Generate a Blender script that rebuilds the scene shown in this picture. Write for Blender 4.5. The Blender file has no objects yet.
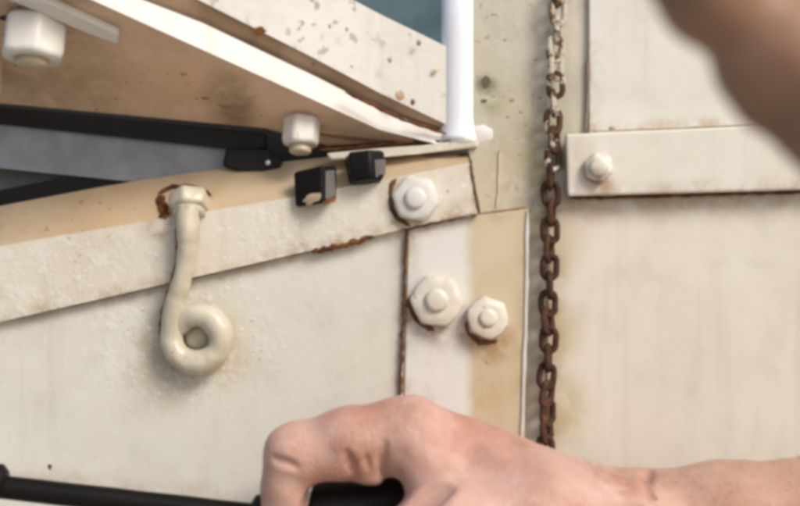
import bpy, bmesh, math, random
import numpy as np
from mathutils import Vector, Matrix, noise as mnoise

random.seed(7)
S = bpy.context.scene
COL = S.collection
MM = 0.001

# ------------------------------------------------------------------ camera
CAM_D = 550.0           # mm from the lens to the painted sheet (plane y = 0)
PXMM = 2.6              # photograph pixels per mm on that plane
cam_data = bpy.data.cameras.new('camera')
cam = bpy.data.objects.new('camera', cam_data)
COL.objects.link(cam)
cam.location = (0, -CAM_D * MM, 0)
cam.rotation_euler = (math.radians(90), 0, 0)
cam_data.sensor_width = 36
cam_data.lens = 36 * CAM_D / (800 / PXMM)
cam_data.clip_start = 0.01
cam_data.clip_end = 50
cam_data.dof.use_dof = True
cam_data.dof.focus_distance = (CAM_D - 4) * MM
cam_data.dof.aperture_fstop = 11.0
S.camera = cam

# ------------------------------------------------------------------ light
TO_SUN = Vector((0.72, -0.80, 0.85)).normalized()
elev = math.asin(TO_SUN.z)
azim = math.atan2(TO_SUN.x, TO_SUN.y)
world = bpy.data.worlds.new('World')
S.world = world
world.use_nodes = True
wn = world.node_tree.nodes
sky = wn.new('ShaderNodeTexSky')
sky.sky_type = 'NISHITA'
sky.sun_disc = False
sky.sun_elevation = elev
sky.sun_rotation = azim
sky.air_density = 1.0
sky.dust_density = 3.0
sky.ozone_density = 0.6
bg = wn['Background']
bg.inputs['Strength'].default_value = 0.12
world.node_tree.links.new(sky.outputs[0], bg.inputs['Color'])
sun_data = bpy.data.lights.new('sun', 'SUN')
sun_data.energy = 2.0
sun_data.angle = math.radians(22)
sun_data.color = (1.0, 0.95, 0.88)
sun = bpy.data.objects.new('sun', sun_data)
COL.objects.link(sun)
sun.location = TO_SUN * 2
sun.rotation_euler = TO_SUN.to_track_quat('Z', 'Y').to_euler()

S.render.engine = 'CYCLES'
S.view_settings.view_transform = 'Standard'
S.view_settings.look = 'None'
S.view_settings.exposure = 0.22
S.view_settings.gamma = 1.0
S.view_settings.use_curve_mapping = False
S.cycles.use_denoising = True
S.cycles.filter_width = 4.2
S.cycles.max_bounces = 8

# ------------------------------------------------------------------ helpers
def P(px, py, d=0.0):
    """point seen at photograph pixel (px, py), d mm in front of the sheet plane -> mm"""
    s = (CAM_D - d) / CAM_D
    return Vector(((px - 400) / PXMM * s, -d, (253 - py) / PXMM * s))

def plane_of(a, b, c):
    n = (b - a).cross(c - a).normalized()
    return a, n

def on_plane(px, py, pl):
    o = Vector((0, -CAM_D, 0))
    r = P(px, py, 0) - o
    t = (pl[0] - o).dot(pl[1]) / r.dot(pl[1])
    return o + r * t

def world_loc(o):
    v = Vector((0, 0, 0))
    while o is not None:
        v = v + Vector(o.location)
        o = o.parent
    return v

def tag(o, label=None, cat=None, group=None, kind=None):
    if label: o['label'] = label
    if cat: o['category'] = cat
    if group: o['group'] = group
    if kind: o['kind'] = kind
    return o

def thing(name, loc, label, cat, group=None):
    o = bpy.data.objects.new(name, None)
    o.empty_display_size = 0.01
    COL.objects.link(o)
    o.location = Vector(loc) * MM
    return tag(o, label, cat, group)

def link_mesh(name, verts, faces, mat, parent=None, smooth=False):
    """verts in mm, world; origin goes to the mesh centre"""
    v = [Vector(q) * MM for q in verts]
    c = sum(v, Vector()) / len(v)
    base = world_loc(parent) if parent else Vector()
    me = bpy.data.meshes.new(name)
    me.from_pydata([q - c for q in v], [], faces)
    me.materials.append(mat)
    if smooth:
        me.polygons.foreach_set('use_smooth', [True] * len(me.polygons))
    me.update()
    o = bpy.data.objects.new(name, me)
    COL.objects.link(o)
    o.parent = parent
    o.location = c - base
    return o

def link_bm(name, bm, mat, parent=None, smooth=False):
    bmesh.ops.recalc_face_normals(bm, faces=bm.faces)
    bm.verts.ensure_lookup_table(); bm.verts.index_update()
    vs = [v.co.copy() for v in bm.verts]
    fs = [[v.index for v in f.verts] for f in bm.faces]
    bm.free()
    return link_mesh(name, vs, fs, mat, parent, smooth)

def solid_bm(front, back, bevel=0.6, seg=2):
    """closed prism between two matching outlines (mm)"""
    bm = bmesh.new()
    a = [bm.verts.new(p) for p in front]
    b = [bm.verts.new(p) for p in back]
    n = len(a)
    bm.faces.new(a)
    bm.faces.new(b[::-1])
    for i in range(n):
        j = (i + 1) % n
        bm.faces.new((a[i], b[i], b[j], a[j]))
    if bevel > 0:
        bmesh.ops.bevel(bm, geom=list(bm.edges), offset=bevel, segments=seg, affect='EDGES', profile=0.5)
    return bm

def plate(name, px, d, th, mat, parent=None, bevel=0.6):
    """plate whose front outline is given in photograph pixels at depth d, th mm thick"""
    f = [P(x, y, d) for x, y in px]
    b = [p + Vector((0, th, 0)) for p in f]
    o = link_bm(name, solid_bm(f, b, bevel), mat, parent)
    return o

def wobble_line(pts, n, amp, seed=0):
    """resample a pixel polyline into an uneven one"""
    out = []
    L = [0]
    for a, b in zip(pts, pts[1:]):
        L.append(L[-1] + math.dist(a, b))
    for i in range(n + 1):
        t = L[-1] * i / n
        k = max(j for j in range(len(L)) if L[j] <= t + 1e-6)
        k = min(k, len(pts) - 2)
        u = (t - L[k]) / (L[k + 1] - L[k])
        x = pts[k][0] + (pts[k + 1][0] - pts[k][0]) * u
        y = pts[k][1] + (pts[k + 1][1] - pts[k][1]) * u
        out.append((x + amp * mnoise.noise((i * .37, seed, 1.7)), y + amp * mnoise.noise((i * .37, seed, 7.1))))
    return out

def ribbon(name, pts, d, w, mat, parent, n=28, seed=0, h=0.5, amp=1.2, place=None, rag=.7):
    """raised, ragged crust (rust, weld, sealant) lying along a pixel polyline; w = half width in px"""
    c = wobble_line(pts, n, amp, seed)
    place = place or (lambda x, y, k: P(x, y, d + k))
    vs, fs = [], []
    for i, (x, y) in enumerate(c):
        a = c[max(i - 1, 0)]; b = c[min(i + 1, n)]
        tx, ty = b[0] - a[0], b[1] - a[1]
        l = math.hypot(tx, ty) or 1
        nx, ny = -ty / l, tx / l
        e = min(1, i / 2, (n - i) / 2) * .85 + .15
        w1 = w * e * (0.75 + rag * mnoise.noise((i * .55, seed + 3.1, 0)))
        w2 = w * e * (0.75 + rag * mnoise.noise((i * .55, seed + 9.4, 0)))
        vs += [place(x + nx * w1, y + ny * w1, -.25), place(x + nx * w1 * .5, y + ny * w1 * .5, h * .8),
               place(x - nx * w2 * .5, y - ny * w2 * .5, h), place(x - nx * w2, y - ny * w2, -.25)]
    for i in range(n):
        for k in range(3):
            fs.append((i * 4 + k, i * 4 + k + 1, i * 4 + k + 5, i * 4 + k + 4))
    return link_mesh(name, vs, fs, mat, parent, smooth=True)

def blot(name, px, py, d, rx, ry, mat, parent, seed=0, h=.6, place=None, rot=0):
    """ragged flake / blister"""
    place = place or (lambda x, y, k: P(x, y, d + k))
    n = 14
    vs = [place(px, py, h)]
    for ring, (f, hh) in enumerate(((.55, h * .9), (1.0, -.2))):
        for i in range(n):
            a = math.tau * i / n
            j = 1 + .55 * mnoise.noise((math.cos(a) * 1.3 + seed * 3.3, math.sin(a) * 1.3, seed))
            u, v = rx * f * j * math.cos(a), ry * f * j * math.sin(a)
            x = px + u * math.cos(rot) - v * math.sin(rot); y = py + u * math.sin(rot) + v * math.cos(rot)
            vs.append(place(x, y, hh))
    fs = [(0, 1 + i, 1 + (i + 1) % n) for i in range(n)]
    fs += [(1 + i, 1 + n + i, 1 + n + (i + 1) % n, 1 + (i + 1) % n) for i in range(n)]
    return link_mesh(name, vs, fs, mat, parent, smooth=True)

def frame_of(axis, ref=Vector((0, 0, 1))):
    z = Vector(axis).normalized()
    if abs(z.dot(ref)) > .95: ref = Vector((1, 0, 0))
    x = ref.cross(z).normalized()
    y = z.cross(x)
    return x, y, z

def lathe(center, axis, profile, n=32, hexmix=None, rot=0.0, ref=Vector((0, 0, 1))):
    """profile: list of (radius, height, hexness) rings; hexness 1 = hexagon, 0 = circle. returns verts, faces"""
    x, y, z = frame_of(axis, ref)
    vs, fs = [], []
    for (r, h, hx) in profile:
        for i in range(n):
            a = math.tau * i / n
            k = (a + rot) % (math.pi / 3) - math.pi / 6
            rh = math.cos(math.pi / 6) / math.cos(k)        # apothem-based hexagon with corner radius 1
            rr = r * (hx * rh + (1 - hx))
            vs.append(center + x * (rr * math.cos(a)) + y * (rr * math.sin(a)) + z * h)
    m = len(profile)
    for j in range(m - 1):
        for i in range(n):
            k = (i + 1) % n
            fs.append((j * n + i, j * n + k, (j + 1) * n + k, (j + 1) * n + i))
    fs.append(tuple(range(n))[::-1])
    fs.append(tuple((m - 1) * n + i for i in range(n)))
    return vs, fs

def lump(vs, amp, sc, seed=0):
    """slight unevenness of thick brushed paint"""
    return [v + Vector(mnoise.noise_vector(v * sc + Vector((seed, 0, 0)))) * amp for v in vs]

def tube(pts, rad, n=14, closed=False):
    """pts: list of Vectors (mm); rad: scalar or list"""
    m = len(pts)
    rad = rad if isinstance(rad, (list, tuple)) else [rad] * m
    vs, fs = [], []
    up = None
    for i, p in enumerate(pts):
        a = pts[(i - 1) % m] if closed else pts[max(i - 1, 0)]
        b = pts[(i + 1) % m] if closed else pts[min(i + 1, m - 1)]
        t = (b - a).normalized()
        if up is None:
            up = Vector((0, 1, 0)) if abs(t.y) < .9 else Vector((1, 0, 0))
        up = (up - t * up.dot(t)).normalized()
        s = t.cross(up)
        for k in range(n):
            q = math.tau * k / n
            vs.append(p + (up * math.cos(q) + s * math.sin(q)) * rad[i])
    for i in range(m if closed else m - 1):
        j = (i + 1) % m
        for k in range(n):
            l = (k + 1) % n
            fs.append((i * n + k, i * n + l, j * n + l, j * n + k))
    if not closed:
        fs.append(tuple(range(n))[::-1])
        fs.append(tuple((m - 1) * n + k for k in range(n)))
    return vs, fs

def spline(pts, n):
    """Catmull-Rom through Vectors"""
    out = []
    q = [pts[0] * 2 - pts[1]] + list(pts) + [pts[-1] * 2 - pts[-2]]
    for i in range(1, len(q) - 2):
        for k in range(n):
            t = k / n
            out.append(.5 * ((2 * q[i]) + (q[i + 1] - q[i - 1]) * t + (2 * q[i - 1] - 5 * q[i] + 4 * q[i + 1] - q[i + 2]) * t * t
                             + (3 * q[i] - q[i - 1] - 3 * q[i + 1] + q[i + 2]) * t ** 3))
    out.append(pts[-1].copy())
    return out

# ------------------------------------------------------------------ materials
class N:
    def __init__(s, name):
        s.m = bpy.data.materials.new(name); s.m.use_nodes = True
        s.t = s.m.node_tree; s.b = s.t.nodes['Principled BSDF']
        s.co = s.t.nodes.new('ShaderNodeTexCoord').outputs['Object']
        s.pos = s.t.nodes.new('ShaderNodeNewGeometry').outputs['Position']
    def link(s, a, b): s.t.links.new(a, b)
    def val(s, sock, v):
        if hasattr(v, 'is_output'): s.link(v, sock)
        else: sock.default_value = v
    def noise(s, scale, detail=4, rough=.55, dist=0, co=None, stretch=None):
        n = s.t.nodes.new('ShaderNodeTexNoise')
        n.inputs['Scale'].default_value = scale; n.inputs['Detail'].default_value = detail
        n.inputs['Roughness'].default_value = rough; n.inputs['Distortion'].default_value = dist
        co = co or s.pos
        if stretch:
            mp = s.t.nodes.new('ShaderNodeMapping'); mp.inputs['Scale'].default_value = stretch
            s.link(co, mp.inputs['Vector']); co = mp.outputs[0]
        s.link(co, n.inputs['Vector'])
        return n.outputs[0]
    def ramp(s, x, lo, hi):
        n = s.t.nodes.new('ShaderNodeMapRange'); n.interpolation_type = 'SMOOTHSTEP'
        n.inputs['From Min'].default_value = lo; n.inputs['From Max'].default_value = hi
        s.link(x, n.inputs['Value'])
        return n.outputs[0]
    def math(s, op, a, b=0.0):
        n = s.t.nodes.new('ShaderNodeMath'); n.operation = op
        s.val(n.inputs[0], a); s.val(n.inputs[1], b)
        return n.outputs[0]
    def mix(s, f, a, b):
        n = s.t.nodes.new('ShaderNodeMix'); n.data_type = 'RGBA'
        s.val(n.inputs['Factor'], f)
        for k, v in ((6, a), (7, b)):
            if hasattr(v, 'is_output'): s.link(v, n.inputs[k])
            else: n.inputs[k].default_value = (*v, 1)
        return n.outputs[2]
    def xyz(s):
        n = s.t.nodes.new('ShaderNodeSeparateXYZ'); s.link(s.pos, n.inputs[0]); return n.outputs
    def near(s, px, py, r):
        """soft round patch about the place seen at a pixel of the sheet; r in mm"""
        c = P(px, py, 0) * MM
        n = s.t.nodes.new('ShaderNodeVectorMath'); n.operation = 'DISTANCE'
        m = s.t.nodes.new('ShaderNodeVectorMath'); m.operation = 'MULTIPLY'
        s.link(s.pos, m.inputs[0]); m.inputs[1].default_value = (1, 0, 1)
        s.link(m.outputs[0], n.inputs[0]); n.inputs[1].default_value = c
        return s.ramp(n.outputs['Value'], r * MM, r * MM * .25)
    def seg(s, p0, p1, r):
        """soft band along the line between two pixels of the sheet"""
        a, b = P(*p0, 0) * MM, P(*p1, 0) * MM
        a.y = b.y = 0
        ab = b - a
        def vm(op, x, y=None):
            n = s.t.nodes.new('ShaderNodeVectorMath'); n.operation = op
            s.val(n.inputs[0], x)
            if y is not None: s.val(n.inputs[1], y)
            return n
        ap = vm('SUBTRACT', vm('MULTIPLY', s.pos, (1, 0, 1)).outputs[0], a).outputs[0]
        t = s.math('DIVIDE', vm('DOT_PRODUCT', ap, ab).outputs['Value'], ab.dot(ab))
        t = s.math('MINIMUM', s.math('MAXIMUM', t, 0.0), 1.0)
        sc = vm('SCALE', ab); s.link(t, sc.inputs['Scale'])
        d = vm('LENGTH', vm('SUBTRACT', ap, sc.outputs[0]).outputs[0]).outputs['Value']
        return s.ramp(d, r * MM * 2.6, 0)
    def bump(s, h, strength, dist, prev=None):
        n = s.t.nodes.new('ShaderNodeBump')
        n.inputs['Strength'].default_value = strength; n.inputs['Distance'].default_value = dist
        s.link(h, n.inputs['Height'])
        if prev is not None: s.link(prev, n.inputs['Normal'])
        return n.outputs[0]
    def out(s, col, rough, normal=None, spec=.5, **kw):
        kw = {k.replace('_', ' '): v for k, v in kw.items()}
        s.val(s.b.inputs['Base Color'], col if hasattr(col, 'is_output') else (*col, 1))
        s.val(s.b.inputs['Roughness'], rough)
        s.b.inputs['Specular IOR Level'].default_value = spec
        if normal is not None: s.link(normal, s.b.inputs['Normal'])
        for k, v in kw.items():
            s.val(s.b.inputs[k.replace('_', ' ')], v)
        return s.m

def paint(name, base, dirt, dirt_amt=.5, spots=.0, spot_col=(.16, .08, .035), chalk=.0, grain=.4, stains=(), spot_scale=330, big=9, crust=(), seams=()):
    k = N(name)
    c = k.mix(k.math('MULTIPLY', k.ramp(k.noise(big, 5, .6, .4), .38, .72), dirt_amt), base, dirt)
    c = k.mix(k.math('MULTIPLY', k.ramp(k.noise(60, 5, .65), .45, .75), .35 * dirt_amt + .08), c, tuple(x * .72 for x in dirt))
    for (px, py, r, amt, col) in stains:
        f = k.math('MULTIPLY', k.near(px, py, r), k.ramp(k.noise(55, 5, .7, .6), .28, .62))
        c = k.mix(k.math('MULTIPLY', f, amt), c, col)
    f = k.ramp(k.noise(130, 4, .6, .2, stretch=(1, 1, .07)), .52, .74)
    c = k.mix(k.math('MULTIPLY', f, .30), c, tuple(x * .85 for x in dirt))
    for (p0, p1, r_, amt) in seams:
        f = k.math('MULTIPLY', k.seg(p0, p1, r_), k.ramp(k.noise(85, 5, .7), .36, .66))
        c = k.mix(k.math('MULTIPLY', f, amt), c, (.30, .17, .07))
    if spots:
        f = k.ramp(k.noise(spot_scale, 3, .5), .70 - .1 * spots, .76 - .1 * spots)
        f = k.math('MULTIPLY', f, k.ramp(k.noise(22, 3), .42, .62))
        c = k.mix(k.math('MULTIPLY', f, .75), c, spot_col)
    if chalk:
        f = k.ramp(k.noise(260, 4, .6), .60, .70)
        c = k.mix(k.math('MULTIPLY', f, chalk), c, (.82, .82, .80))
    nb = k.bump(k.noise(24, 2, .45), .25, .002)
    nb = k.bump(k.noise(420, 4, .6), grain * .5, .0005, nb)
    for (px, py, rad_) in crust:
        f = k.near(px, py, rad_)
        hh = k.math('MULTIPLY', k.ramp(k.noise(150, 6, .7), .45, .62), f)
        nb = k.bump(hh, .22, .001, nb)
        c = k.mix(k.math('MULTIPLY', hh, .4), c, (.74, .73, .69))
        glint = k.ramp(k.noise(520, 3, .6), .64, .70)  # glints put into the colour as tiny pale specks
        c = k.mix(k.math('MULTIPLY', k.math('MULTIPLY', glint, f), .4), c, (.86, .86, .84))
    r = k.ramp(k.noise(45, 4), .2, .9)
    r = k.math('ADD', k.math('MULTIPLY', r, .28), .26)
    return k.out(c, r, nb)

CREAM = (.60, .575, .50)
TAN = (.55, .455, .30)
RUST = (.17, .062, .018)
HOOKSTAIN = [(197, 345, 30, .8, (.50, .41, .26)), (170, 345, 18, .7, (.36, .29, .18)), (160, 380, 22, .6, (.47, .42, .32))]
M = {}
M['sheet'] = paint('cream_sheet_paint', (.66, .645, .575), (.56, .53, .45), .55, .0, chalk=.25, grain=.5, stains=HOOKSTAIN, crust=[(150, 330, 38), (215, 345, 34)], seams=[((0, 322), (200, 278), 2.2, .5), ((200, 278), (404, 232), 2.2, .55), ((404, 232), (399, 420), 2.2, .6), ((0, 476), (250, 500), 3, .3)])
M['bar'] = paint('cream_bar_paint', (.67, .635, .55), (.58, .50, .36), .6, .3, chalk=.45, grain=.6, crust=[(300, 215, 40), (60, 270, 40)], seams=[((404, 229), (479, 214), 3.5, .8), ((394, 180), (398, 222), 3.5, .8), ((470, 156), (478, 213), 2.5, .7), ((300, 254), (390, 232), 3, .7), ((160, 205), (174, 270), 4, .7), ((0, 320), (300, 252), 2, .45)])
M['flange'] = paint('tan_flange_paint', (.55, .44, .30), (.50, .33, .18), .7, .3, grain=.5)  # tan carries the shelf's shade and brown bounce in the colour
M['strip'] = paint('white_strip_paint', (.66, .64, .60), (.60, .57, .50), .4, grain=.3)
M['tan'] = paint('old_tan_paint', (.56, .47, .33), (.50, .40, .25), .5, grain=.35)
def split_paint(name, px, white, tan):
    k = N(name)
    x = k.math('ADD', k.xyz()[0], k.math('MULTIPLY', k.math('SUBTRACT', k.noise(60, 4, .6), .5), .004))
    f = k.ramp(x, (px - 400) / PXMM * MM - .0025, (px - 400) / PXMM * MM + .003)
    w = k.mix(k.math('MULTIPLY', k.ramp(k.noise(12, 5, .6), .4, .7), .5), white, tuple(c * .88 for c in white))
    t = k.mix(k.ramp(k.noise(16, 5, .6, .5), .35, .7), tan, (tan[0] * .86, tan[1] * .83, tan[2] * .74))
    c = k.mix(f, w, t)
    for (p0, p1, r_, amt) in (((406, 230), (400, 420), 3, .6), ((408, 229), (529, 208), 2.2, .6), ((487, 336), (486, 430), 3.5, .35), ((436, 324), (434, 390), 3, .25),
                              ((414, 312), (434, 328), 4, .7), ((468, 330), (496, 342), 4.5, .8), ((526, 220), (522, 430), 2.5, .4)):
        f = k.math('MULTIPLY', k.seg(p0, p1, r_), k.ramp(k.noise(85, 5, .7), .36, .66))
        c = k.mix(k.math('MULTIPLY', f, amt), c, (.30, .17, .07))
    nb = k.bump(k.noise(24, 2, .45), .25, .002)
    nb = k.bump(k.noise(420, 4, .6), .2, .0005, nb)
    return k.out(c, .38, nb)
M['lap'] = split_paint('white_and_tan_paint', 468, (.68, .665, .62), (.58, .49, .345))
M['post'] = paint('stained_post_paint', (.57, .53, .44), (.43, .385, .27), .9, .7, (.20, .18, .10), grain=.7,
                  stains=[(486, 85, 6, 1.0, (.07, .075, .03)), (490, 100, 10, .7, (.25, .25, .12)), (525, 175, 22, .7, (.42, .36, .22)), (530, 110, 22, .5, (.43, .38, .26)), (575, 90, 16, .6, (.42, .40, .31)), (545, 200, 22, .7, (.38, .30, .15)), (500, 190, 26, .4, (.45, .38, .22)), (548, 150, 20, .5, (.33, .31, .16))])
M['right'] = paint('right_sheet_paint', seams=[((568, 200), (880, 192), 5, .55), ((552, 210), (546, 440), 3.5, .6)], base=(.66, .625, .545), dirt=(.57, .52, .415), dirt_amt=.5, grain=.3,
                   stains=[(550, 260, 16, .6, (.50, .40, .22)), (548, 330, 18, .7, (.48, .38, .20)), (548, 410, 22, .8, (.45, .36, .19)), (560, 210, 22, .5, (.5, .4, .24))])
M['upper'] = paint('upper_sheet_paint', (.68, .66, .60), (.60, .57, .48), .4, grain=.3, seams=[((590, 50), (588, 130), 2.5, .6), ((590, 130), (800, 123), 2, .45)])
M['strap'] = paint('strap_paint', (.68, .655, .59), (.60, .55, .44), .4, grain=.35, stains=[(572, 160, 12, .6, (.50, .42, .28))], seams=[((570, 194), (880, 186), 2.2, .5), ((598, 182), (597, 194), 3, .5), ((586, 172), (600, 184), 2, .6)])
M['bolt'] = paint('bolt_paint', (.66, .62, .53), (.55, .47, .33), .6, .7, (.25, .13, .05), grain=.5, big=40)
M['bolt_white'] = paint('white_bolt_paint', (.78, .77, .74), (.66, .58, .47), .7, .6, (.35, .20, .09), grain=.5, big=40)
M['hook'] = paint('hook_paint', (.57, .53, .43), (.48, .40, .26), .7, .8, (.22, .11, .04), grain=.7, big=40)
M['shelf'] = paint('shelf_brown', (.82, .61, .45), (.68, .48, .32), .9, .5, (.10, .06, .03), grain=.5, big=14,
                   stains=[(60, 30, 60, .6, (.30, .21, .12)), (235, 105, 14, .9, (.09, .055, .03)), (200, 70, 40, .5, (.76, .53, .34))])
M['edge'] = paint('shelf_edge_white', (.74, .72, .68), (.62, .55, .46), .35, grain=.3)
M['lip'] = paint('lip_brown', (.42, .29, .19), (.28, .17, .10), .8, .5, (.09, .04, .02), grain=.7, big=30)
M['speck'] = paint('speckled_beam_paint', (.63, .615, .57), (.55, .50, .43), .5, 1.0, (.24, .19, .14), grain=.8, spot_scale=170)
M['white'] = paint('glossy_white_paint', (.82, .84, .90), (.74, .77, .84), .3, grain=.1)  # blue-white of the glare streak, put into the colour

def simple(name, col, rough, var=.3, bump=.3, sc=200, **kw):
    k = N(name)
    c = k.mix(k.ramp(k.noise(sc * .3, 4), .3, .7), col, tuple(x * (1 - var) for x in col))
    return k.out(c, rough, k.bump(k.noise(sc, 4), bump, .0006), **kw)

M['moss'] = simple('dark_moss', (.13, .125, .075), .9)
M['worn'] = simple('worn_paint', (.36, .31, .21), .8)
M['teal'] = simple('teal_back_paint', (.10, .17, .19), .3)
M['greyblue'] = simple('blue_grey_rail_paint', (.34, .37, .42), .4)
M['greygreen'] = simple('green_grey_inner_paint', (.20, .225, .22), .5)
M['black'] = simple('black_rubber', (.010, .008, .0075), .5, Specular_IOR_Level=.3)
M['blackmetal'] = simple('black_oiled_steel', (.008, .0065, .006), .5, bump=.5, Specular_IOR_Level=.2)
M['darkgrey'] = simple('worn_grey_steel', (.16, .15, .15), .4)
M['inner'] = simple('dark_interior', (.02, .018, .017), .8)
M['steel'] = simple('bright_steel', (.75, .75, .76), .25, var=.1, Metallic=1.0)

def rust_mat(name, a=(.20, .075, .022), b=(.075, .026, .010), pale=0.0):
    k = N(name)
    c = k.mix(k.ramp(k.noise(140, 5, .65), .35, .65), a, b)
    c = k.mix(k.math('MULTIPLY', k.ramp(k.noise(300, 4), .58, .72), .4), c, (.26, .125, .05))
    if pale:
        c = k.mix(k.ramp(k.noise(150, 4, .6), .62 - .34 * pale, .70 - .34 * pale), c, (.52, .48, .40))
    return k.out(c, .8, k.bump(k.noise(700, 4), .8, .0008), spec=.25)
M['rust'] = rust_mat('rust')
M['rust_line'] = rust_mat('rust_stain', (.19, .095, .037), (.10, .046, .018))
M['chain'] = rust_mat('rusty_chain_steel', (.085, .040, .022), (.040, .020, .013))
M['chain_mid'] = rust_mat('rusty_chain_some_paint', (.12, .060, .032), (.06, .030, .017), .22)
M['chain_pale'] = rust_mat('chain_with_old_paint', (.20, .12, .06), (.11, .06, .035), .5)

def skin_mat(name, a=(.60, .375, .305), b=(.45, .225, .16), c3=(.64, .45, .39)):
    k = N(name)
    c = k.mix(k.ramp(k.noise(38, 4, .6), .3, .7), a, b)
    c = k.mix(k.math('MULTIPLY', k.ramp(k.noise(95, 5, .6), .45, .75), .55), c, c3)
    x = k.xyz()
    c = k.mix(k.math('MULTIPLY', k.ramp(x[0], .055, .13), .55), c, (.47, .285, .17))
    c = k.mix(k.math('MULTIPLY', k.ramp(k.noise(900, 2), .66, .72), .35), c, (.36, .17, .10))
    v = k.t.nodes.new('ShaderNodeTexVoronoi'); v.inputs['Scale'].default_value = 900
    k.link(k.pos, v.inputs['Vector'])
    nb = k.bump(v.outputs['Distance'], .3, .0005)
    nb = k.bump(k.noise(420, 4, .6, .3, stretch=(.45, 1, 1)), .25, .0006, nb)
    nb = k.bump(k.noise(150, 4, .6, .5), .3, .0012, nb)
    m = k.out(c, .48, nb, spec=.4)
    k.b.inputs['Subsurface Weight'].default_value = .25
    k.b.inputs['Subsurface Radius'].default_value = (1, .35, .2)
    k.b.inputs['Subsurface Scale'].default_value = .003
    return m
M['hair'] = simple('brown_hair', (.10, .055, .03), .6)
M['skin'] = skin_mat('skin')
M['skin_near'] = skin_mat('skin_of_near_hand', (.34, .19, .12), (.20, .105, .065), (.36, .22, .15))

# ------------------------------------------------------------------ ground (unseen below the frame, added for its bounce light)
M['ground'] = simple('dry_earth', (.42, .37, .30), .9, sc=40)
gr = link_mesh('ground', [(-30000, -30000, -1000), (30000, -30000, -1000), (30000, 30000, -1000), (-30000, 30000, -1000)], [(0, 1, 2, 3)], M['ground'])
tag(gr, kind='structure')

# ------------------------------------------------------------------ sheets, posts and bars
sheet = thing('steel_sheet', P(200, 506, 0), 'large pale cream steel sheet below the sloped bar and behind the curled hook', 'steel sheet')
plate('panel', [(-80, 300), (-80, 580), (416, 580), (416, 212)], 4, 3, M['sheet'], sheet, 0)
blot('stain', 50, 467, 4, 3, 4, M['rust_line'], sheet, 2, .15)

# sloped angle bar
BAR_TOP = [(-80, 223), (0, 206), (100, 187), (160, 177), (240, 166), (300, 160), (380, 151), (468, 150)]
BEND = [(-80, 262), (0, 246), (100, 229), (160, 219), (240, 206), (300, 196), (380, 180), (470, 163)]
BAR_BOT = [(-80, 341), (0, 322), (100, 299), (200, 276), (300, 253), (404, 229), (440, 221), (479, 214)]
bar = thing('angle_bar', P(200, 280, 4), 'sloped cream angle bar rising from the left edge to the bolted post', 'steel bar')
def strip_solid(name, top, bot, d_top, d_bot, th, mat, parent, bev=.5):
    f = [P(x, y, d_top) for x, y in top] + [P(x, y, d_bot) for x, y in bot[::-1]]
    n = len(top)
    # quads between the lines so the bend keeps its shape
    bm = bmesh.new()
    A = [bm.verts.new(P(x, y, d_top)) for x, y in top]
    B = [bm.verts.new(P(x, y, d_bot)) for x, y in bot]
    A2 = [bm.verts.new(P(x, y, d_top) + Vector((0, th, 0))) for x, y in top]
    B2 = [bm.verts.new(P(x, y, d_bot) + Vector((0, th, 0))) for x, y in bot]
    for i in range(n - 1):
        bm.faces.new((A[i], B[i], B[i + 1], A[i + 1])); bm.faces.new((A2[i], A2[i + 1], B2[i + 1], B2[i]))
        bm.faces.new((A[i], A[i + 1], A2[i + 1], A2[i])); bm.faces.new((B[i], B2[i], B2[i + 1], B[i + 1]))
    bm.faces.new((A[0], A2[0], B2[0], B[0])); bm.faces.new((A[-1], B[-1], B2[-1], A2[-1]))
    return link_bm(name, bm, mat, parent)
def lerp_line(L, x):
    for (x0, y0), (x1, y1) in zip(L, L[1:]):
        if x <= x1: break
    return y0 + (y1 - y0) * (x - x0) / (x1 - x0)
def flange_pt(x, y, k):
    a, b = lerp_line(BAR_TOP, x), lerp_line(BEND, x)
    t = min(1, max(0, (y - a) / (b - a)))
    return P(x, y, -8 + 15.8 * t + k)
strip_solid('front_flange', BEND, BAR_BOT, 8, 8, 5, M['bar'], bar)
strip_solid('top_flange', BAR_TOP, [(x, y + .6) for x, y in BEND], -8, 7.8, 5, M['flange'], bar)
ribbon('rust_seam', [(0, 322), (200, 276.5), (310, 251)], 6, 1.1, M['rust_line'], bar, 60, 1, 1.2, .6)  # rust line that also draws the bar's thin edge shadow
ribbon('rust_flake', [(311, 252), (330, 248), (352, 243), (373, 236)], 8, 3.6, M['rust'], bar, 26, 2, .9, 2.4)
ribbon('rust_seam', [(398, 230), (420, 226), (450, 219), (479, 213.5)], 6, 2.2, M['rust_line'], bar, 30, 3, 2.2, 1.0)
ribbon('rust_seam', [(400, 165), (430, 161), (468, 154)], 7.6, 2.8, M['rust_line'], bar, 24, 4, .9, 1.0, place=flange_pt)
ribbon('rust_seam', [(469, 155), (473, 180), (479, 214)], 7.4, 1.9, M['rust_line'], bar, 24, 5, .9, .8, place=flange_pt)
ribbon('rust_seam', [(318, 150), (360, 147), (416, 142)], 3, 1.6, M['rust'], bar, 24, 6, 1.2, .8)
ribbon('rust_flake', [(340, 157), (362, 155), (402, 152)], 3, 2.6, M['rust'], bar, 24, 8, 2.2, 1.6, place=flange_pt)
# pale lip over the plate end
plate('end_lug', [(326, 153), (380, 148), (420, 145.5), (477, 138), (479, 147), (420, 153.5), (380, 157), (330, 160)], 4.5, 6, M['bar'], bar, .9)

# vertical bolted plate (white lap on old tan paint)
vp = thing('bolted_plate', P(465, 480, 2), 'vertical plate with two bolts, white on its left half and tan on its right', 'steel plate')
plate('face', [(408, 229), (470, 215.5), (529, 208), (523, 580), (399, 580)], 5, 5, M['lap'], vp, .7)

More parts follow.
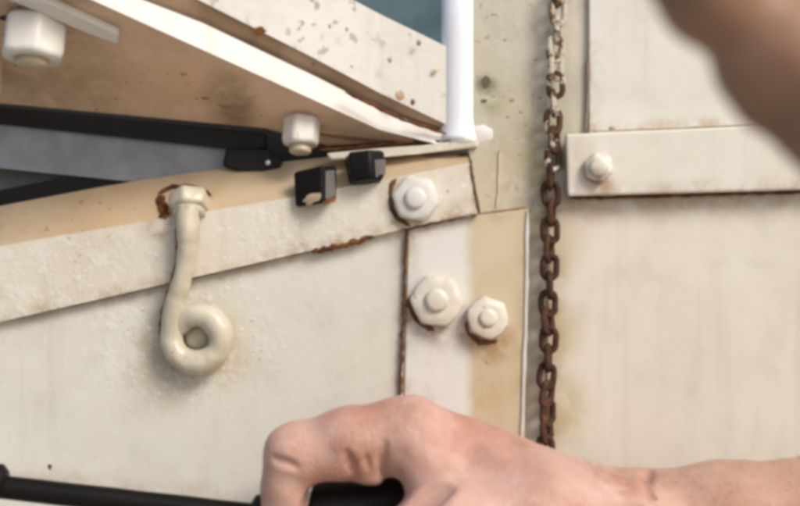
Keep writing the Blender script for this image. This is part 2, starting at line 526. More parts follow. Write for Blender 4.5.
ribbon('raised_edge', [(527, 210), (526, 300), (521, 450)], 4.8, 3.0, M['strip'], vp, 30, 11, 1.2, .6, rag=.3)
ribbon('rust_seam', [(407, 229), (404, 300), (400, 400)], 4.6, 2.3, M['rust_line'], vp, 60, 12, 2.0, .8, rag=1.0)
ribbon('rust_seam', [(480, 213.5), (505, 210), (529, 207)], 4.8, 1.4, M['lip'], vp, 20, 13, .5, .6)
blot('stain', 487, 362, 5, 4, 2.5, M['lip'], vp, 14, .15)

post = thing('steel_post', P(530, 210, -1), 'stained upper post with greenish dirt behind the upper chain', 'post')
plate('post_face', [(474, -60), (592, -60), (592, 140), (574, 215), (552, 580), (521, 580), (526, 214), (481, 218), (468, 150)], 1.5, 4, M['post'], post, .4)
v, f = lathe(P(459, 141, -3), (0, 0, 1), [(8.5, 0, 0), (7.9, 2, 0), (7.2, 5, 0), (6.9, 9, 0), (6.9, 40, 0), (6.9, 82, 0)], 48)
link_mesh('white_pipe', v, f, M['white'], post, True)  # pipe shape stands in for a blue-white streak of glare
blot('weld_lump', 481, 133, 1.6, 13, 10, M['edge'], post, 19, .5)  # white dab stands in for the bright highlight at the corner

blot('paint_blister', 463, 139, 4.6, 12, 5, M['edge'], post, 23, .6)


ribbon('weld_bead', [(499, 150), (498, 190), (496, 208)], 1.5, 1.8, M['tan'], post, 20, 16, .7, .8)
blot('moss_stain', 486, 82, 1.5, 6, 9, M['moss'], post, 17, .12)
blot('moss_stain', 484, 101, 1.5, 5, 3, M['moss'], post, 18, .12)
for i, (x, y, r) in enumerate([(512, 100, 5), (521, 112, 3.5), (508, 117, 3), (536, 60, 3), (505, 40, 3), (540, 98, 3), (520, 155, 3)]):
    blot('worn_stain', x, y, 1.5, r, r * .6, M['worn'], post, 20 + i, .08)

low = thing('steel_sheet', P(680, 460, 0), 'large pale sheet at the right below the horizontal strap', 'steel sheet')
plate('panel', [(549, 170), (880, 165), (880, 580), (545, 580)], 2.6, 3, M['right'], low, .5)
up = thing('steel_sheet', P(690, 130, 2), 'pale sheet at the upper right above the horizontal strap', 'steel sheet')
plate('panel', [(589, -60), (880, -60), (880, 140), (589, 140)], 4.2, 3.2, M['upper'], up, .6)
ribbon('rust_seam', [(587.5, 58), (588, 95), (586, 132)], 3, 1.6, M['lip'], up, 22, 31, .8, .6)
ribbon('dirt_seam', [(592, 131), (680, 128), (800, 122.5)], 4.2, 1.0, M['lip'], up, 40, 32, .3, .3)
blot('paint_chip', 722, 67, 4.2, 3, 7, M['tan'], up, 33, .4)
blot('paint_chip', 612, 128, 4.2, 4, 2, M['lip'], up, 34, .4)
strap = thing('strap_bar', P(690, 195, 4), 'pale horizontal strap bar at the right held by one bolt', 'steel bar')
plate('bar', [(566, 134), (880, 120), (880, 187.5), (568, 196)], 11, 6.6, M['strap'], strap, .9)
ribbon('rust_seam', [(568, 198), (640, 196.5), (720, 194), (880, 190)], 4.4, 2.4, M['rust_line'], strap, 60, 35, .6, .8)  # rust-brown line also darkens the shadow under the strap

# ------------------------------------------------------------------ hinged shelf, beam on it and the rail in the slot
Lx = lambda x: .453 * (x - 101)                      # lower front edge of the shelf
R0, C0, F0 = P(0, 107, -6), P(455, 142, 2), P(101, 0, 66)
PL = plane_of(R0, C0, F0)
n_up = PL[1] if PL[1].z > 0 else -PL[1]
def shelf_pt(x, y, k=0): return on_plane(x, y, PL) + n_up * (-k)
shelf = thing('hinged_shelf', C0, 'brown underside of the raised steel shelf with a white front edge', 'shelf')
low_out = [shelf_pt(-90, 96), shelf_pt(0, 103), shelf_pt(265, 128), shelf_pt(330, 146), shelf_pt(452, 146), shelf_pt(440, Lx(440)), shelf_pt(270, Lx(270)),
           shelf_pt(101, 0), shelf_pt(-30, Lx(-30)), shelf_pt(-90, Lx(-90))]
link_bm('underside', solid_bm(low_out, [p + n_up * 3 for p in low_out], 0), M['shelf'], shelf)
# front edge: band between two lines, standing on the shelf's front
L2 = [(-90, -95), (0, -58), (60, -34), (130, -5), (200, 22), (312, 75), (380, 109), (450, 138)]
fe_low = [shelf_pt(x, Lx(x) + .5, 1.2) for x, y in L2[:-1]] + [shelf_pt(456, 146, 1.2)]
def above(p, x, y):
    """raise p straight along the slightly leaning edge until it is seen at pixel row y"""
    # solve (p + (0, .12, 1) t) seen at row y
    g = (253 - y) / PXMM / CAM_D
    t = (g * (CAM_D + p.y) - p.z) / (1 - .12 * g)
    q = p + Vector((0, .12, 1)) * t
    return q
fe_high = [above(p, x, y) for p, (x, y) in zip(fe_low, L2)]
def band(name, lo, hi, th, mat, parent, back=Vector((.35, 1, 0))):
    bk = back.normalized() * th
    bm = bmesh.new()
    a = [bm.verts.new(p) for p in lo]; b = [bm.verts.new(p) for p in hi]
    c = [bm.verts.new(p + bk) for p in lo]; e = [bm.verts.new(p + bk) for p in hi]
    for i in range(len(lo) - 1):
        bm.faces.new((a[i], a[i + 1], b[i + 1], b[i])); bm.faces.new((c[i], e[i], e[i + 1], c[i + 1]))
        bm.faces.new((a[i], c[i], c[i + 1], a[i + 1])); bm.faces.new((b[i], b[i + 1], e[i + 1], e[i]))
    bm.faces.new((a[0], b[0], e[0], c[0])); bm.faces.new((a[-1], c[-1], e[-1], b[-1]))
    return link_bm(name, bm, mat, parent)
band('front_edge', fe_low, fe_high, 2.5, M['edge'], shelf)
# pale rib welded under the shelf
rib = [shelf_pt(30, -8, .1), shelf_pt(50, -5, .1), shelf_pt(120, 27, .1), shelf_pt(119, 37, .1), shelf_pt(90, 26, .1), shelf_pt(10, -8, .1)]
link_bm('rib', solid_bm(rib, [p - n_up * 3.0 for p in rib], .5), M['edge'], shelf)
blot('rust_patch', 230, 106, 0, 14, 4, M['lip'], shelf, 41, .3, shelf_pt)
blot('rust_patch', 6, 18, 0, 9, 4, M['inner'], shelf, 42, .3, shelf_pt)
blot('rust_patch', 205, 98, 0, 6, 2, M['lip'], shelf, 43, .3, shelf_pt)
ribbon('rust_seam', [(300, 147), (350, 146), (440, 141)], 0, 2.4, M['rust_line'], shelf, 24, 44, .5, 1.0, shelf_pt)

# speckled beam standing on the shelf: underside lip and front face
beam = thing('speckled_beam', P(420, 100, 0), 'speckled pale beam on top of the shelf sloping to the post', 'beam')
L3 = [(-90, -146), (0, -100), (60, -70), (130, -35), (200, 0.5), (312, 57), (380, 93), (450, 129)]
L2b = [(-90, -95), (0, -58), (60, -34), (130, -5), (200, 22), (312, 75), (380, 109), (450, 138)]
lip_low = [p + Vector((.2, .9, 0)) for p in fe_high]
lip_high = [above(p + Vector((0, -1.2, .4)), x, y) for p, (x, y) in zip(fe_high, L3)]
lip_low = [p + Vector((0, 5.0, 0)) for p in lip_low]
band('lip', lip_low, lip_high, 3, M['lip'], beam)
L4 = [(-90, -240), (0, -190), (60, -158), (130, -120), (200, -82), (312, -22), (380, 14), (450, 51)]
face_lo = [p + Vector((0, -.6, 0)) for p in lip_high]
def above_far(p, y):
    s = CAM_D / (CAM_D + p.y)
    z = (253 - y) / PXMM / s
    return Vector((p.x, p.y, z))
face_hi = [above_far(p, y) for p, (x, y) in zip(face_lo, L4)]
face_lo.append(P(476, 134, .5)); face_hi.append(P(478, 70, .5))
band('face', face_lo, face_hi, 4, M['speck'], beam)
def face_pt(x, y, k):
    a, b = face_lo[4], face_lo[7]
    pl = plane_of(a, b, a + Vector((0, 0, 10)))
    nn = pl[1] if pl[1].y < 0 else -pl[1]
    return on_plane(x, y, pl) + nn * k
for i, (x, y, r, m) in enumerate([(260, 31, 6, 'rust'), (330, 26, 3, 'lip'), (347, 29, 3, 'lip'), (390, 60, 4, 'lip'), (419, 43, 4, 'greygreen'), (400, 95, 7, 'lip'),
                                  (413, 102, 4, 'rust_line'), (436, 70, 4, 'tan'), (300, 40, 3, 'tan'), (352, 66, 2.5, 'tan')]):
    blot('rust_spot' if m != 'tan' else 'paint_blister', x, y, 0, r * (1 if i == 0 else .6), r * .8, M[m], beam, 50 + i, .15, face_pt)
ribbon('rust_seam', [(345, 92), (400, 118), (446, 134)], 0, 2.4, M['rust'], beam, 24, 61, .6, 1.4, face_pt)

# behind: teal sheet and dark interior
back = thing('teal_sheet', P(410, 60, -70), 'dark teal sheet seen in the gap above the speckled beam', 'steel sheet')
plate('panel', [(140, -120), (520, -120), (520, 210), (140, 210)], -70, 3, M['teal'], back, 0)
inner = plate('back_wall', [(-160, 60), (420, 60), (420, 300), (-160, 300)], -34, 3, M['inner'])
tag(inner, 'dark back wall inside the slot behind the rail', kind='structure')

rail = thing('grey_rail', P(120, 180, -18), 'blue-grey rail with a black upper strip in the slot under the shelf', 'rail')
plate('rail_face', [(-80, 108), (0, 116), (262, 143), (262, 176), (150, 184), (0, 168), (-80, 160)], -11, 10, M['greyblue'], rail, .5)
plate('lower_face', [(-80, 150), (0, 160), (160, 176), (200, 176), (0, 230), (-80, 250)], -23, 4, M['greygreen'], rail, .3)
plate('rubber_strip', [(-80, 98), (0, 106), (266, 133), (266, 149), (240, 150), (0, 124), (-80, 116)], -8, 6, M['black'], rail, .8)
plate('lower_seal', [(-80, 213), (0, 190), (60, 178), (150, 172), (152, 186), (60, 200), (-80, 230)], -13, 4, M['black'], rail, .8)  # black strip laid where the slot is only shaded, along the bar
plug = plate('end_plug', [(226, 147), (258, 148), (262, 152), (274, 154), (283, 158), (280, 168), (262, 171), (236, 171), (222, 166)], -4, 9, M['black'], rail, 1.2)
v, f = lathe(P(268, 162.5, -4), (0, -1, 0), [(1.2, -.2, 0), (1.2, .5, 0), (.7, .9, 0)], 16)
link_mesh('rivet', v, f, M['steel'], plug, True)  # small bright disc stands in for a specular dot on the dark end

# ------------------------------------------------------------------ bolts and nuts
def bolt(name, c, axis, r, h, label, mat, group='painted hex bolts', washer=None, boss=None, rot=.0, boss_off=(0, 0), soft=.8, seed=0, chamfer=.85):
    t = thing(name, c, label, 'bolt' if 'bolt' in name else 'nut', group)
    prof = [(r * .96, -.3, 1), (r, .3, 1), (r, h * .62, 1), (r * .985, h * .78, .9), (r * (chamfer + .07), h * .93, .5), (r * chamfer, h, .15), (r * .5, h + .05, 0)]
    v, f = lathe(c, axis, prof, 48, rot=rot)
    link_mesh('head', lump(v, .42, .22, seed), f, mat, t, True)
    if washer:
        v, f = lathe(c, axis, [(washer * .98, -.6, 0), (washer, 0, 0), (washer, .9, 0), (washer * .93, 1.4, 0), (r * .8, 1.5, 0)], 40)
        link_mesh('washer', lump(v, .2, .2, seed), f, mat, t, True)
    if boss:
        x, y, z = frame_of(axis)
        cc = c + x * boss_off[0] + y * boss_off[1]
        v, f = lathe(cc, axis, [(boss, h - .6, 0), (boss, h + boss * .28, 0), (boss * .9, h + boss * .42, 0), (boss * .6, h + boss * .5, 0)], 28)
        link_mesh('shank_end', lump(v, .2, .3, seed), f, mat, t, True)
    return t
Y = (0, -1, 0)
T = lambda a, b: (a, -1, b)
bolt('hex_bolt', P(416, 199, 8), T(-.06, .04), 9.4, 4.6, 'cream hex bolt at the right end of the sloped angle bar', M['strip'], rot=.2, seed=1, chamfer=.80, boss=4.0)
ribbon('rust_crescent', [(396, 178), (391, 186), (391, 208), (397, 218), (411, 226)], 8, 4.2, M['rust_line'], bar, 24, 70, .5, .5, rag=.25)  # crescents paint bolt shadow together with rust, here and below
bolt('hex_bolt', P(437, 301, 5), T(-.04, .04), 10.6, 6.0, 'largest cream hex bolt with a round shank end, on the white half of the plate', M['bolt'], boss=4.4, rot=.1, boss_off=(0, .3), seed=2, chamfer=.86)
ribbon('rust_crescent', [(410, 296), (410, 306), (417, 320), (434, 331)], 5, 5.0, M['rust_line'], vp, 24, 71, .5, .5, rag=.25)
bolt('hex_bolt', P(487, 318, 5), T(.02, .05), 8.6, 6.0, 'smaller cream hex bolt on the tan half of the plate, right of the largest bolt', M['bolt'], boss=3.4, rot=.35, seed=3, chamfer=.86)
ribbon('rust_crescent', [(466, 322), (470, 334), (480, 343), (498, 341)], 5, 4.6, M['rust_line'], vp, 24, 72, .5, .5, rag=.25)
bolt('hex_bolt', P(598, 168, 11), T(-.05, .05), 5.9, 4.2, 'cream round-cornered bolt on the horizontal strap right of the chain', M['strap'], rot=.3, seed=4, boss=3.6, chamfer=.75)
ribbon('rust_crescent', [(584, 172), (587, 180), (598, 184), (606, 181)], 11, 1.2, M['tan'], strap, 18, 73, .4, .5)

down = (-n_up + Vector((0, .15, -.7))).normalized()
def hang_nut(px, py, r, h, sh_r, sh_h, label, mat, rot, seed):
    """nut screwed up against the shelf's underside, threaded end pointing down"""
    top = shelf_pt(px, py, -.5)
    t = thing('hex_nut', top, label, 'nut', 'white nuts under the shelf')
    prof = [(r * .9, 0, .3), (r, h * .12, 1), (r, h * .86, 1), (r * .9, h, .4), (r * .55, h + .1, 0)]
    v, f = lathe(top, down, prof, 48, rot=rot)
    link_mesh('nut', lump(v, .3, .25, seed), f, mat, t, True)
    v, f = lathe(top, down, [(sh_r, h - .5, 0)] + [(sh_r * (1 if q % 2 else .88), h + sh_h * .14 * q, 0) for q in range(7)] + [(sh_r * .8, h + sh_h, 0)], 24)
    link_mesh('threaded_end', lump(v, .3, .4, seed), f, M['tan'], t, True)
hang_nut(36, 20, 11.5, 14.5, 6.0, 2.6, 'big white hex nut hanging under the shelf at the top left', M['bolt_white'], .35, 5)
hang_nut(302, 119, 7.2, 10.5, 4.4, 3.4, 'small white nut under the shelf just above the black square nut', M['bolt_white'], .75, 6)
hang_nut(-22, 60, 10, 12, 5, 2, 'white nut cut off by the left edge below the big white nut', M['bolt_white'], .1, 7)

def dark_nut(px, py, d, axis, r, h, label, rot, grey, seed, hexness=1, taper=1.0):
    c = P(px, py, d)
    t = thing('black_nut', c, label, 'nut', 'black nuts on the sloped bar')
    prof = [(r * .9, 0, hexness), (r, h * .1, hexness), (r * taper, h * .88, hexness), (r * taper * .86, h, hexness * .8), (r * .5, h + .05, 0)]
    v, f = lathe(c, axis, prof, 48, rot=rot)
    link_mesh('nut', lump(v, .35, .3, seed), f, M['blackmetal'], t, True)
    return t
ax = Vector((-.12, -.30, -1))
n1 = thing('black_nut', P(315, 186, 8), 'square black nut with a tan lower corner on the sloped bar', 'nut', 'black nuts on the sloped bar')
# a square block turned to show a wide black face and a narrow grey one
Q = [P(292, 172, 11), P(322, 165, 17), P(338, 165, 11), P(312, 170, 4)]
Qb = [P(294, 208, 11), P(322, 204, 17), P(338, 198, 11), P(314, 203, 4)]
link_bm('nut', solid_bm(Q, Qb, 1.3, 3), M['blackmetal'], n1)
fl = [P(326, 171, 16.9), P(335, 170, 12.9), P(336, 196, 12.9), P(326, 200, 16.9)]
link_bm('worn_face', solid_bm(fl, [p + Vector((-1, 1.5, 0)) for p in fl], .3), M['darkgrey'], n1)
blot('paint_patch', 311, 199, 15.6, 10, 5, M['flange'], n1, 81, .5, lambda x, y, k: P(x, y, 11 + (x - 296) / 26 * 6 + k * .7 + .4), rot=-.35)
blot('rust_patch', 329, 201, 15, 7, 2.2, M['rust'], n1, 82, .5, lambda x, y, k: P(x, y, 17.2 - (x - 322) / 16 * 5 + k * .6), rot=-.3)
n2 = dark_nut(364, 154, 9, Vector((.10, -.15, -1)), 8.0, 11, 'black hex nut with a grey right side, right of the square black nut', .25, True, 9, .9, .86)
fl = [P(375, 160, 16.4), P(386, 159, 11.5), P(386, 174, 11.0), P(376, 178, 15.4)]
link_bm('worn_face', solid_bm(fl, [p + Vector((-1, 1.5, 0)) for p in fl], .4), M['darkgrey'], n2)  # grey facet on the nut's right side

# ------------------------------------------------------------------ pigtail hook
hook = thing('pigtail_hook', P(188, 215, 10), 'paint-covered pigtail hook hanging from the sloped bar', 'hook')
# straight shank down, then a round turn: left, bottom, right, over the top and in
cx, cy, rr = 197, 337, 25.5
path = [(187, 206, 13), (188, 230, 14), (187, 255, 14), (182, 280, 13.2), (174, 306, 11)]
loop = []
for i in range(12):
    a = math.radians(172 + i * 31)
    r_ = rr - .25 * i
    loop.append((cx + r_ * math.cos(a), cy - r_ * math.sin(a) + 1, 9.0 + .25 * min(i, 6) - 1.3 * max(0, i - 9)))
pts = [P(*p) for p in path] + [P(*p) for p in loop]
sp = spline(pts, 8)
nsp = len(sp)
rad = [3.8 + .25 * math.sin(i * .21) + (0.4 if i < 12 else 0) + min(1, max(0, (i - 34) / 16)) * .95 - max(0, i - nsp + 14) * .05 for i in range(nsp)]
v, f = tube(sp, rad, 18)
link_mesh('coil', lump(v, .35, .22, 3), f, M['hook'], hook, True)
c = P(188, 216, 8)
v, f = lathe(P(190, 198, 6), (.02, -.55, -.9), [(7.8, -1, 1), (8.2, .5, 1), (8.2, 4.4, 1), (7.2, 5.4, .5), (4.5, 5.6, 0)], 48, rot=.3)
link_mesh('nut', lump(v, .35, .22, 4), f, M['hook'], hook, True)
v, f = lathe(P(189, 212, 9), (.02, -.45, -.9), [(6.2, -.5, 0), (6.4, .4, 0), (6.2, 1.5, 0), (4.4, 2.2, 0)], 36)
link_mesh('washer', lump(v, .3, .25, 6), f, M['hook'], hook, True)
ribbon('rust_patch', [(158, 195), (162, 205), (166, 219)], 8.5, 8.0, M['rust'], hook, 16, 91, 1.0, 1.0, place=flange_pt, rag=.35)
ribbon('rust_seam', [(158, 193), (172, 187), (192, 186), (211, 195)], 5, 3.4, M['rust'], hook, 22, 92, 1.5, 1.0, place=flange_pt, rag=.3)
run = [sp[i] + Vector((-1, 0, -.12 if i > 40 else 0)).normalized() * (rad[i] * .93) + Vector((0, .9, 0)) for i in range(6, 50)]
rr_ = [max(.15, .95 + .55 * mnoise.noise((i * .45, 3.3, 0))) * min(1, i / 3, (len(run) - i) / 8) + .05 for i in range(len(run))]
v, f = tube(run, rr_, 8)
link_mesh('rust_run', lump(v, .35, .5, 9), f, M['rust'], hook, True)  # dark line beside the shank: rust plus its shadow, built as a tube
v, f = lathe(P(198, 337, 4), Y, [(5.2, -.3, 0), (5.0, 1.0, 0), (3.5, 2.2, 0), (1.2, 2.7, 0)], 28)
link_mesh('paint_plug', lump(v, .3, .3, 8), f, M['hook'], hook, True)
ribbon('rust_seam', [(206, 327), (210, 336), (208, 347)], 3, 2.0, M['lip'], hook, 14, 94, 1.2, .4)
# whitish paint curls and runs left round the hook on the sheet
for i in range(38):
    a = random.uniform(0, math.tau); q = random.uniform(38, 75)
    x, y = 195 + q * math.cos(a) * 1.1, 335 + q * math.sin(a)
    if y < 300 - (x - 100) * .235 + 6: continue
    blot('paint_fleck', x, y, 4, random.uniform(1.2, 3.2), random.uniform(.8, 1.8), M['edge'] if random.random() < .6 else M['hook'], sheet, 100 + i, .14, rot=random.uniform(-.9, .2))
for i in range(46):
    x = random.uniform(10, 330)
    t = random.uniform(.12, .9)
    yb = 248 - x * .175; yt = 318 - x * .23
    blot('paint_fleck', x, yb + (yt - yb) * t, 8, random.uniform(1.2, 3.0), random.uniform(.6, 1.4), M['edge'], bar, 200 + i, .12, rot=random.uniform(-.5, .1))  # pale flecks stand in for specular glints on the glossy bar

# ------------------------------------------------------------------ rusty chain
chain = thing('rusty_chain', P(545, 445, 9), 'rusty link chain hanging down the post', 'chain')
PITCH, WIRE = 18.2 / PXMM, 1.2
def link_shape(w, L, r, n=28):
    """stadium loop in local x/z, mm"""
    pts = []
    R = w / 2
    for i in range(n):
        a = math.tau * i / n
        cxx, czz = math.cos(a), math.sin(a)
        pts.append(Vector((R * cxx, 0, R * czz + (L / 2 - R) * (1 if czz >= 0 else -1))))
    return tube(pts, r, 10, True)
v0, f0 = link_shape(5.3, PITCH + 2 * WIRE - .5, WIRE)
nl = 27
meshes = {}
for key in ('chain', 'chain_mid', 'chain_pale'):
    me = bpy.data.meshes.new('chain_link')
    vv = lump(v0, .28, .6, len(key))
    me.from_pydata([q * MM for q in vv], [], f0)
    me.materials.append(M[key])
    me.polygons.foreach_set('use_smooth', [True] * len(me.polygons)); me.update()
    meshes[key] = me
for i in range(nl):
    y = -6 + i * 18.2
    x = 557 - 3.5 * max(0, (y - 30) / 100) ** .7 + .9 * math.sin(i * 1.7)
    if y > 170: x -= 1.2
    key = 'chain_pale' if i in (1, 2, 3, 4) else ('chain_mid' if i in (0, 5, 6, 7, 8, 9) else 'chain')
    o = bpy.data.objects.new('chain_link', meshes[key])
    COL.objects.link(o)
    o.parent = chain
    w = P(x, y, 7.4 + .5 * math.sin(i * 2.1)) * MM
    o.location = w - world_loc(chain)
    tw = 0.15 + .30 * math.sin(i * .9) if i % 2 == 1 else math.pi / 2 - .45 + .3 * math.sin(i * 1.3)
    o.rotation_euler = (random.uniform(-.09, .09), random.uniform(-.12, .12), tw + random.uniform(-.25, .25))
    if key == 'chain_pale': o['label'] = 'link still carrying pale paint'

# ------------------------------------------------------------------ hands (signed distance fields -> one continuous surface)
def surface_nets(fn, lo, hi, h):
    ax = [np.arange(lo[i], hi[i] + h, h, dtype=np.float32) for i in range(3)]
    X, Yg, Z = np.meshgrid(*ax, indexing='ij')
    D = fn(X, Yg, Z)
    ins = D < 0
    nx, ny, nz = [n - 1 for n in D.shape]
    acc = np.zeros((nx, ny, nz, 3), np.float32); cnt = np.zeros((nx, ny, nz), np.float32)
    corners = [(i, j, k) for i in (0, 1) for j in (0, 1) for k in (0, 1)]
    sub = lambda A, c: A[c[0]:c[0] + nx, c[1]:c[1] + ny, c[2]:c[2] + nz]
    for a in corners:
        for axis in range(3):
            if a[axis]: continue
            b = list(a); b[axis] = 1
            da, db = sub(D, a), sub(D, b)
            m = (da < 0) != (db < 0)
            t = np.where(m, da / np.where(m, da - db, 1), 0)
            for q in range(3):
                acc[..., q] += np.where(m, a[q] + (t if q == axis else 0), 0)
            cnt += m
    act = cnt > 0
    idx = -np.ones(act.shape, np.int64)
    ii = np.argwhere(act)
    idx[act] = np.arange(len(ii))
    vs = (ii + acc[act] / cnt[act][:, None]) * h + np.array([ax[0][0], ax[1][0], ax[2][0]])
    quads = []
    for axis in range(3):
        s0 = [slice(None)] * 3; s1 = [slice(None)] * 3
        s0[axis] = slice(0, -1); s1[axis] = slice(1, None)
        A, B = ins[tuple(s0)], ins[tuple(s1)]
        cr = np.argwhere(A != B)
        u, w = [(1, 2), (2, 0), (0, 1)][axis]
        ok = (cr[:, u] > 0) & (cr[:, w] > 0) & (cr[:, u] < D.shape[u] - 1) & (cr[:, w] < D.shape[w] - 1)
        cr = cr[ok]
        flip = A[tuple(cr.T)]
        def cell(du, dw):
            q = cr.copy(); q[:, u] -= du; q[:, w] -= dw
            return idx[tuple(q.T)]
        q = np.stack([cell(1, 1), cell(0, 1), cell(0, 0), cell(1, 0)], 1)
        q[~flip] = q[~flip][:, ::-1]
        quads.append(q)
    return vs, np.concatenate(quads)

def cone(X, Yg, Z, a, b, r1, r2):
    ab = b - a; L = ab.dot(ab)
    px, py, pz = X - a.x, Yg - a.y, Z - a.z
    t = np.clip((px * ab.x + py * ab.y + pz * ab.z) / L, 0, 1)
    return np.sqrt((px - ab.x * t) ** 2 + (py - ab.y * t) ** 2 + (pz - ab.z * t) ** 2) - (r1 + (r2 - r1) * t)
def ell(X, Yg, Z, c, r):
    k = np.sqrt(((X - c.x) / r[0]) ** 2 + ((Yg - c.y) / r[1]) ** 2 + ((Z - c.z) / r[2]) ** 2)
    return (k - 1) * min(r)
def smin(a, b, k):
    h = np.clip(.5 + .5 * (b - a) / k, 0, 1)
    return b + (a - b) * h - k * h * (1 - h)
def smax(a, b, k): return -smin(-a, -b, k)

def chain_sdf(X, Yg, Z, pts, rads, k=3):
    D = None
    for a, b, r1, r2 in zip(pts, pts[1:], rads, rads[1:]):
        c = cone(X, Yg, Z, a, b, r1, r2)
        D = c if D is None else smin(D, c, k)
    return D

def hand_sdf(X, Yg, Z, bare=False):
    # index finger: knuckle, middle joint, end joint, tip
    idx = chain_sdf(X, Yg, Z, [P(408, 434, 72), P(348, 442, 73), P(295, 454, 73), P(285, 486, 73), P(285, 520, 72), P(322, 548, 68)],
                    [12.5, 11.3, 10.0, 7.7, 7.6, 6.6], 3)
    pad = cone(X, Yg, Z, P(312, 462, 75), P(335, 464, 75), 6.5, 6.5)
    idx = smin(idx, pad, 5)
    pad2 = cone(X, Yg, Z, P(366, 466, 76), P(368, 474, 76), 6.0, 5.0)
    D = smin(idx, pad2, 3)
    # the other three fingers curl behind the index finger
    for (m, p, q, e, r) in (((414, 442, 46), (302, 458, 44), (290, 525, 44), (326, 560, 46), 9.0),
                            ((424, 455, 30), (314, 470, 27), (300, 545, 27), (338, 572, 29), 8.6),
                            ((438, 478, 19), (345, 502, 15.5), (332, 548, 15.5), (362, 572, 17), 7.4)):
        fg = chain_sdf(X, Yg, Z, [P(*m), P(*p), P(*q), P(*e)], [r * 1.2, r, r * .86, r * .74], 3)
        D = np.minimum(D, fg)
    # back of the hand and palm
    back = cone(X, Yg, Z, P(412, 436, 70), P(640, 542, 58), 12.5, 20)
    for m, dd in (((418, 450, 48), 48), ((428, 464, 32), 42), ((440, 480, 22), 38)):
        back = smin(back, cone(X, Yg, Z, P(*m), P(620, 536, dd), 10.5, 17), 8)
    palm = cone(X, Yg, Z, P(470, 510, 44), P(610, 540, 48), 17, 20)
    hand = smin(back, palm, 10)
    # thumb: its base swells towards the lens, the thumb runs below the frame
    th = chain_sdf(X, Yg, Z, [P(620, 545, 66), P(540, 522, 82), P(450, 524, 92), P(372, 556, 92), P(318, 572, 86)], [19, 17, 12.5, 10.0, 8.0], 6)
    hand = smin(hand, th, 9)
    # web of skin between thumb and index finger
    web = cone(X, Yg, Z, P(420, 455, 78), P(446, 510, 86), 8.5, 9)
    hand = smin(hand, web, 8)
    D = smin(D, hand, 5)
    # wrist and forearm
    arm = chain_sdf(X, Yg, Z, [P(600, 545, 57), P(650, 548, 57), P(720, 552, 58), P(900, 566, 60)], [20, 24, 29.5, 41.5], 8)
    D = smin(D, arm, 9)
    tendon = cone(X, Yg, Z, P(500, 470, 78), P(640, 505, 80), 5, 6)
    D = smin(D, tendon, 12)
    if bare: return D
    # creases, cut where the skin is
    def skin_at(x, y):
        d = np.linspace(110, 50, 240).astype(np.float32)
        q = [P(x, y, float(t)) for t in d]
        v_ = hand_sdf(np.array([p.x for p in q], np.float32), np.array([p.y for p in q], np.float32), np.array([p.z for p in q], np.float32), True)
        i = np.argmax(v_ < 0)
        return P(x, y, float(d[i]))
    def crease(D, pts, r, k):
        # follow the skin closely and fade out towards both ends
        q = spline([Vector((x, y, 0)) for x, y in pts], 5)
        n = len(q)
        w = [skin_at(p.x, p.y) for p in q]
        for i in range(n - 1):
            if (w[i] - w[i + 1]).length > 6: continue
            e = [math.sin(math.pi * (j + .6) / (n + .2)) ** .7 for j in (i, i + 1)]
            D = smax(D, -cone(X, Yg, Z, w[i] + Vector((0, -.5 * r + (1 - e[0]) * 1.2, 0)) * 1, w[i + 1] + Vector((0, -.5 * r, 0)), r * e[0], r * e[1]), k)
        return D
    D = crease(D, [(346, 450), (350, 459), (352, 467), (352, 475)], 1.5, 1.2)
    D = crease(D, [(385, 442), (382, 454), (382, 466), (384, 478)], 1.7, 1.2)
    D = crease(D, [(366, 456), (368, 464), (369, 472)], .9, 1.2)
    D = crease(D, [(410, 506), (422, 497), (434, 490), (450, 483)], 3.2, 3.5)
    D = crease(D, [(402, 506), (397, 490), (400, 474)], 1.3, 2.0)
    D = crease(D, [(654, 464), (646, 474), (646, 486), (654, 500)], .9, 3.0)
    D = crease(D, [(274, 458), (284, 462), (298, 468)], .6, 2.2)
    # cavity inside the grip
    D = smax(D, -cone(X, Yg, Z, P(326, 508, 76), P(374, 512, 78), 8.5, 8.5), 2)
    # skin unevenness
    D = D + .28 * np.sin(X * .21 + Z * .13) * np.sin(Yg * .19 + 1.3) + .14 * np.sin(X * .53 + 1.1) * np.sin(Z * .47)
    return D

person = thing('person', P(620, 540, 57), 'bare forearm and fist in front of the plates, gripping a black rod', 'person')
vs, fs = surface_nets(hand_sdf, (-62, -112, -128), (150, -4, -46), .9)
o = link_mesh('body', [Vector(q) for q in vs.tolist()], fs.tolist(), M['skin'], person, True)

# fine hair on the wrist and forearm
hv, hf = [], []
cand = [i for i in range(0, len(vs), 1) if vs[i][0] > 62 and vs[i][1] < -56]
for i in random.sample(cand, 420):
    p = Vector(vs[i].tolist())
    n0 = Vector((0, p.y + 58, p.z - P(700, 552, 58).z)).normalized()
    g = (Vector((-.7, 0, .25)) + n0 * .55 + Vector((random.uniform(-.3, .3), random.uniform(-.3, .3), random.uniform(-.3, .3)))).normalized()
    L = random.uniform(2.2, 5)
    sd = g.cross(n0).normalized() * .05
    k0 = len(hv)
    hv += [p - n0 * .3 - sd, p - n0 * .3 + sd, p - n0 * .3 + n0 * .1, p + g * L]
    hf += [(k0, k0 + 1, k0 + 3), (k0 + 1, k0 + 2, k0 + 3), (k0 + 2, k0, k0 + 3)]
tag(link_mesh('hair', hv, hf, M['hair'], person), kind='stuff')

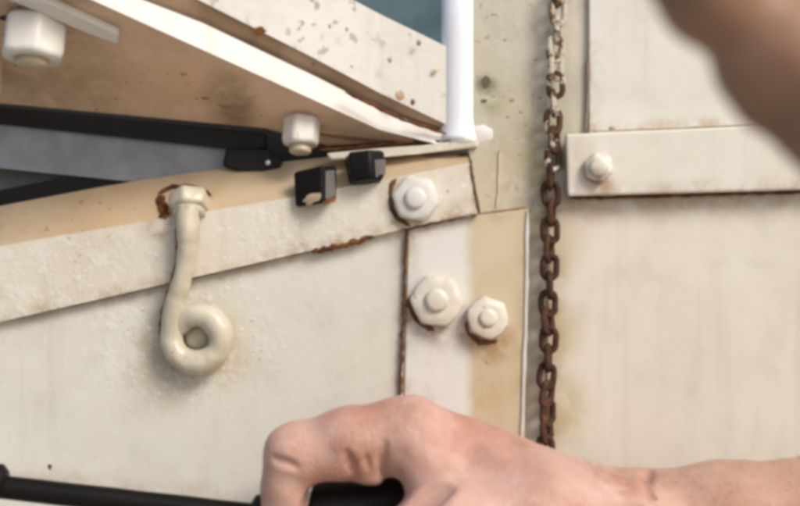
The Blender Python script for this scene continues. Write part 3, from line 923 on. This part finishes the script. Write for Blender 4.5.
# rod held in the fist
rod = thing('black_rod', P(130, 495, 58), 'black rod running from the left edge into the fist', 'rod')
a, b = P(-90, 477, 58), P(420, 534, 58)
v, f = tube([a + (b - a) * (i / 20) for i in range(21)], 4.1, 20)
link_mesh('bar', lump(v, .15, .1, 2), f, M['blackmetal'], rod, True)
d_ = (b - a).normalized()
v, f = lathe(P(-8, 481, 58), d_, [(4.2, -3, 0), (6.0, -2, 0), (6.2, 3, 0), (4.2, 5, 0)], 24)
link_mesh('collar', v, f, M['blackmetal'], rod, True)
g0, g1 = P(252, 510, 58), P(424, 503, 58)
v, f = lathe(g0, (g1 - g0).normalized(), [(3.0, 0, 0), (5.0, 1.5, 0), (5.6, 4, 0), (5.4, 12, 0), (9.0, 19, 0), (9.6, 27, 0), (9.4, 50, 0), (6.0, 56, 0)], 24)
link_mesh('grip', v, f, M['black'], rod, True)  # grip widened so its black stands in for shade inside the fist
v, f = tube([P(313, 482, 69), P(309, 492, 69), P(304, 514, 69)], .9, 10)
link_mesh('pin', v, f, M['steel'], rod, True)

# second hand, close to the lens and out of focus, reaching across the top right corner
def near_sdf(X, Yg, Z):
    d = 330
    D = chain_sdf(X, Yg, Z, [P(650, -85, d), P(718, -12, d), P(756, 24, d), P(788, 50, d), P(836, 96, d), P(930, 190, d - 6)], [6.6, 9.4, 7.8, 9.8, 11.5, 13.5], 1.5)
    D = smin(D, cone(X, Yg, Z, P(752, 70, d), P(772, 92, d), 6.0, 6.5), 2.5)
    for k in range(1, 4):
        D = np.minimum(D, chain_sdf(X, Yg, Z, [P(880 + 12 * k, 130 + 20 * k - 90 * k * .2, d - 2 - 17 * k), P(900 + 14 * k, 10, d - 2 - 18 * k), P(960, -20, d - 2 - 18 * k), P(980, 60, d - 2 - 18 * k)],
                                    [10.5, 9.5, 8.4, 7.4], 3))
    palm = cone(X, Yg, Z, P(940, 200, d - 10), P(1120, 330, d - 20), 16, 20)
    for k in range(1, 4):
        palm = smin(palm, cone(X, Yg, Z, P(880 + 12 * k, 130 + 2 * k, d - 2 - 17 * k), P(1080, 330, d - 6 - 14 * k), 11, 16), 7)
    th = chain_sdf(X, Yg, Z, [P(1060, 290, d + 12), P(1000, 170, d + 20), P(980, 80, d + 22), P(950, 10, d + 18)], [15, 11, 9.5, 7.5], 4)
    D = smin(D, smin(palm, th, 7), 5)
    arm = cone(X, Yg, Z, P(1090, 320, d - 20), P(1500, 520, d - 30), 24, 36)
    return smin(D, arm, 12)
near = thing('person', P(900, 200, 330), 'blurred bare hand close to the lens in the top right corner', 'person')
vs, fs = surface_nets(near_sdf, (30, -385, -120), (225, -240, 70), 1.2)
link_mesh('body', [Vector(q) for q in vs.tolist()], fs.tolist(), M['skin_near'], near, True)
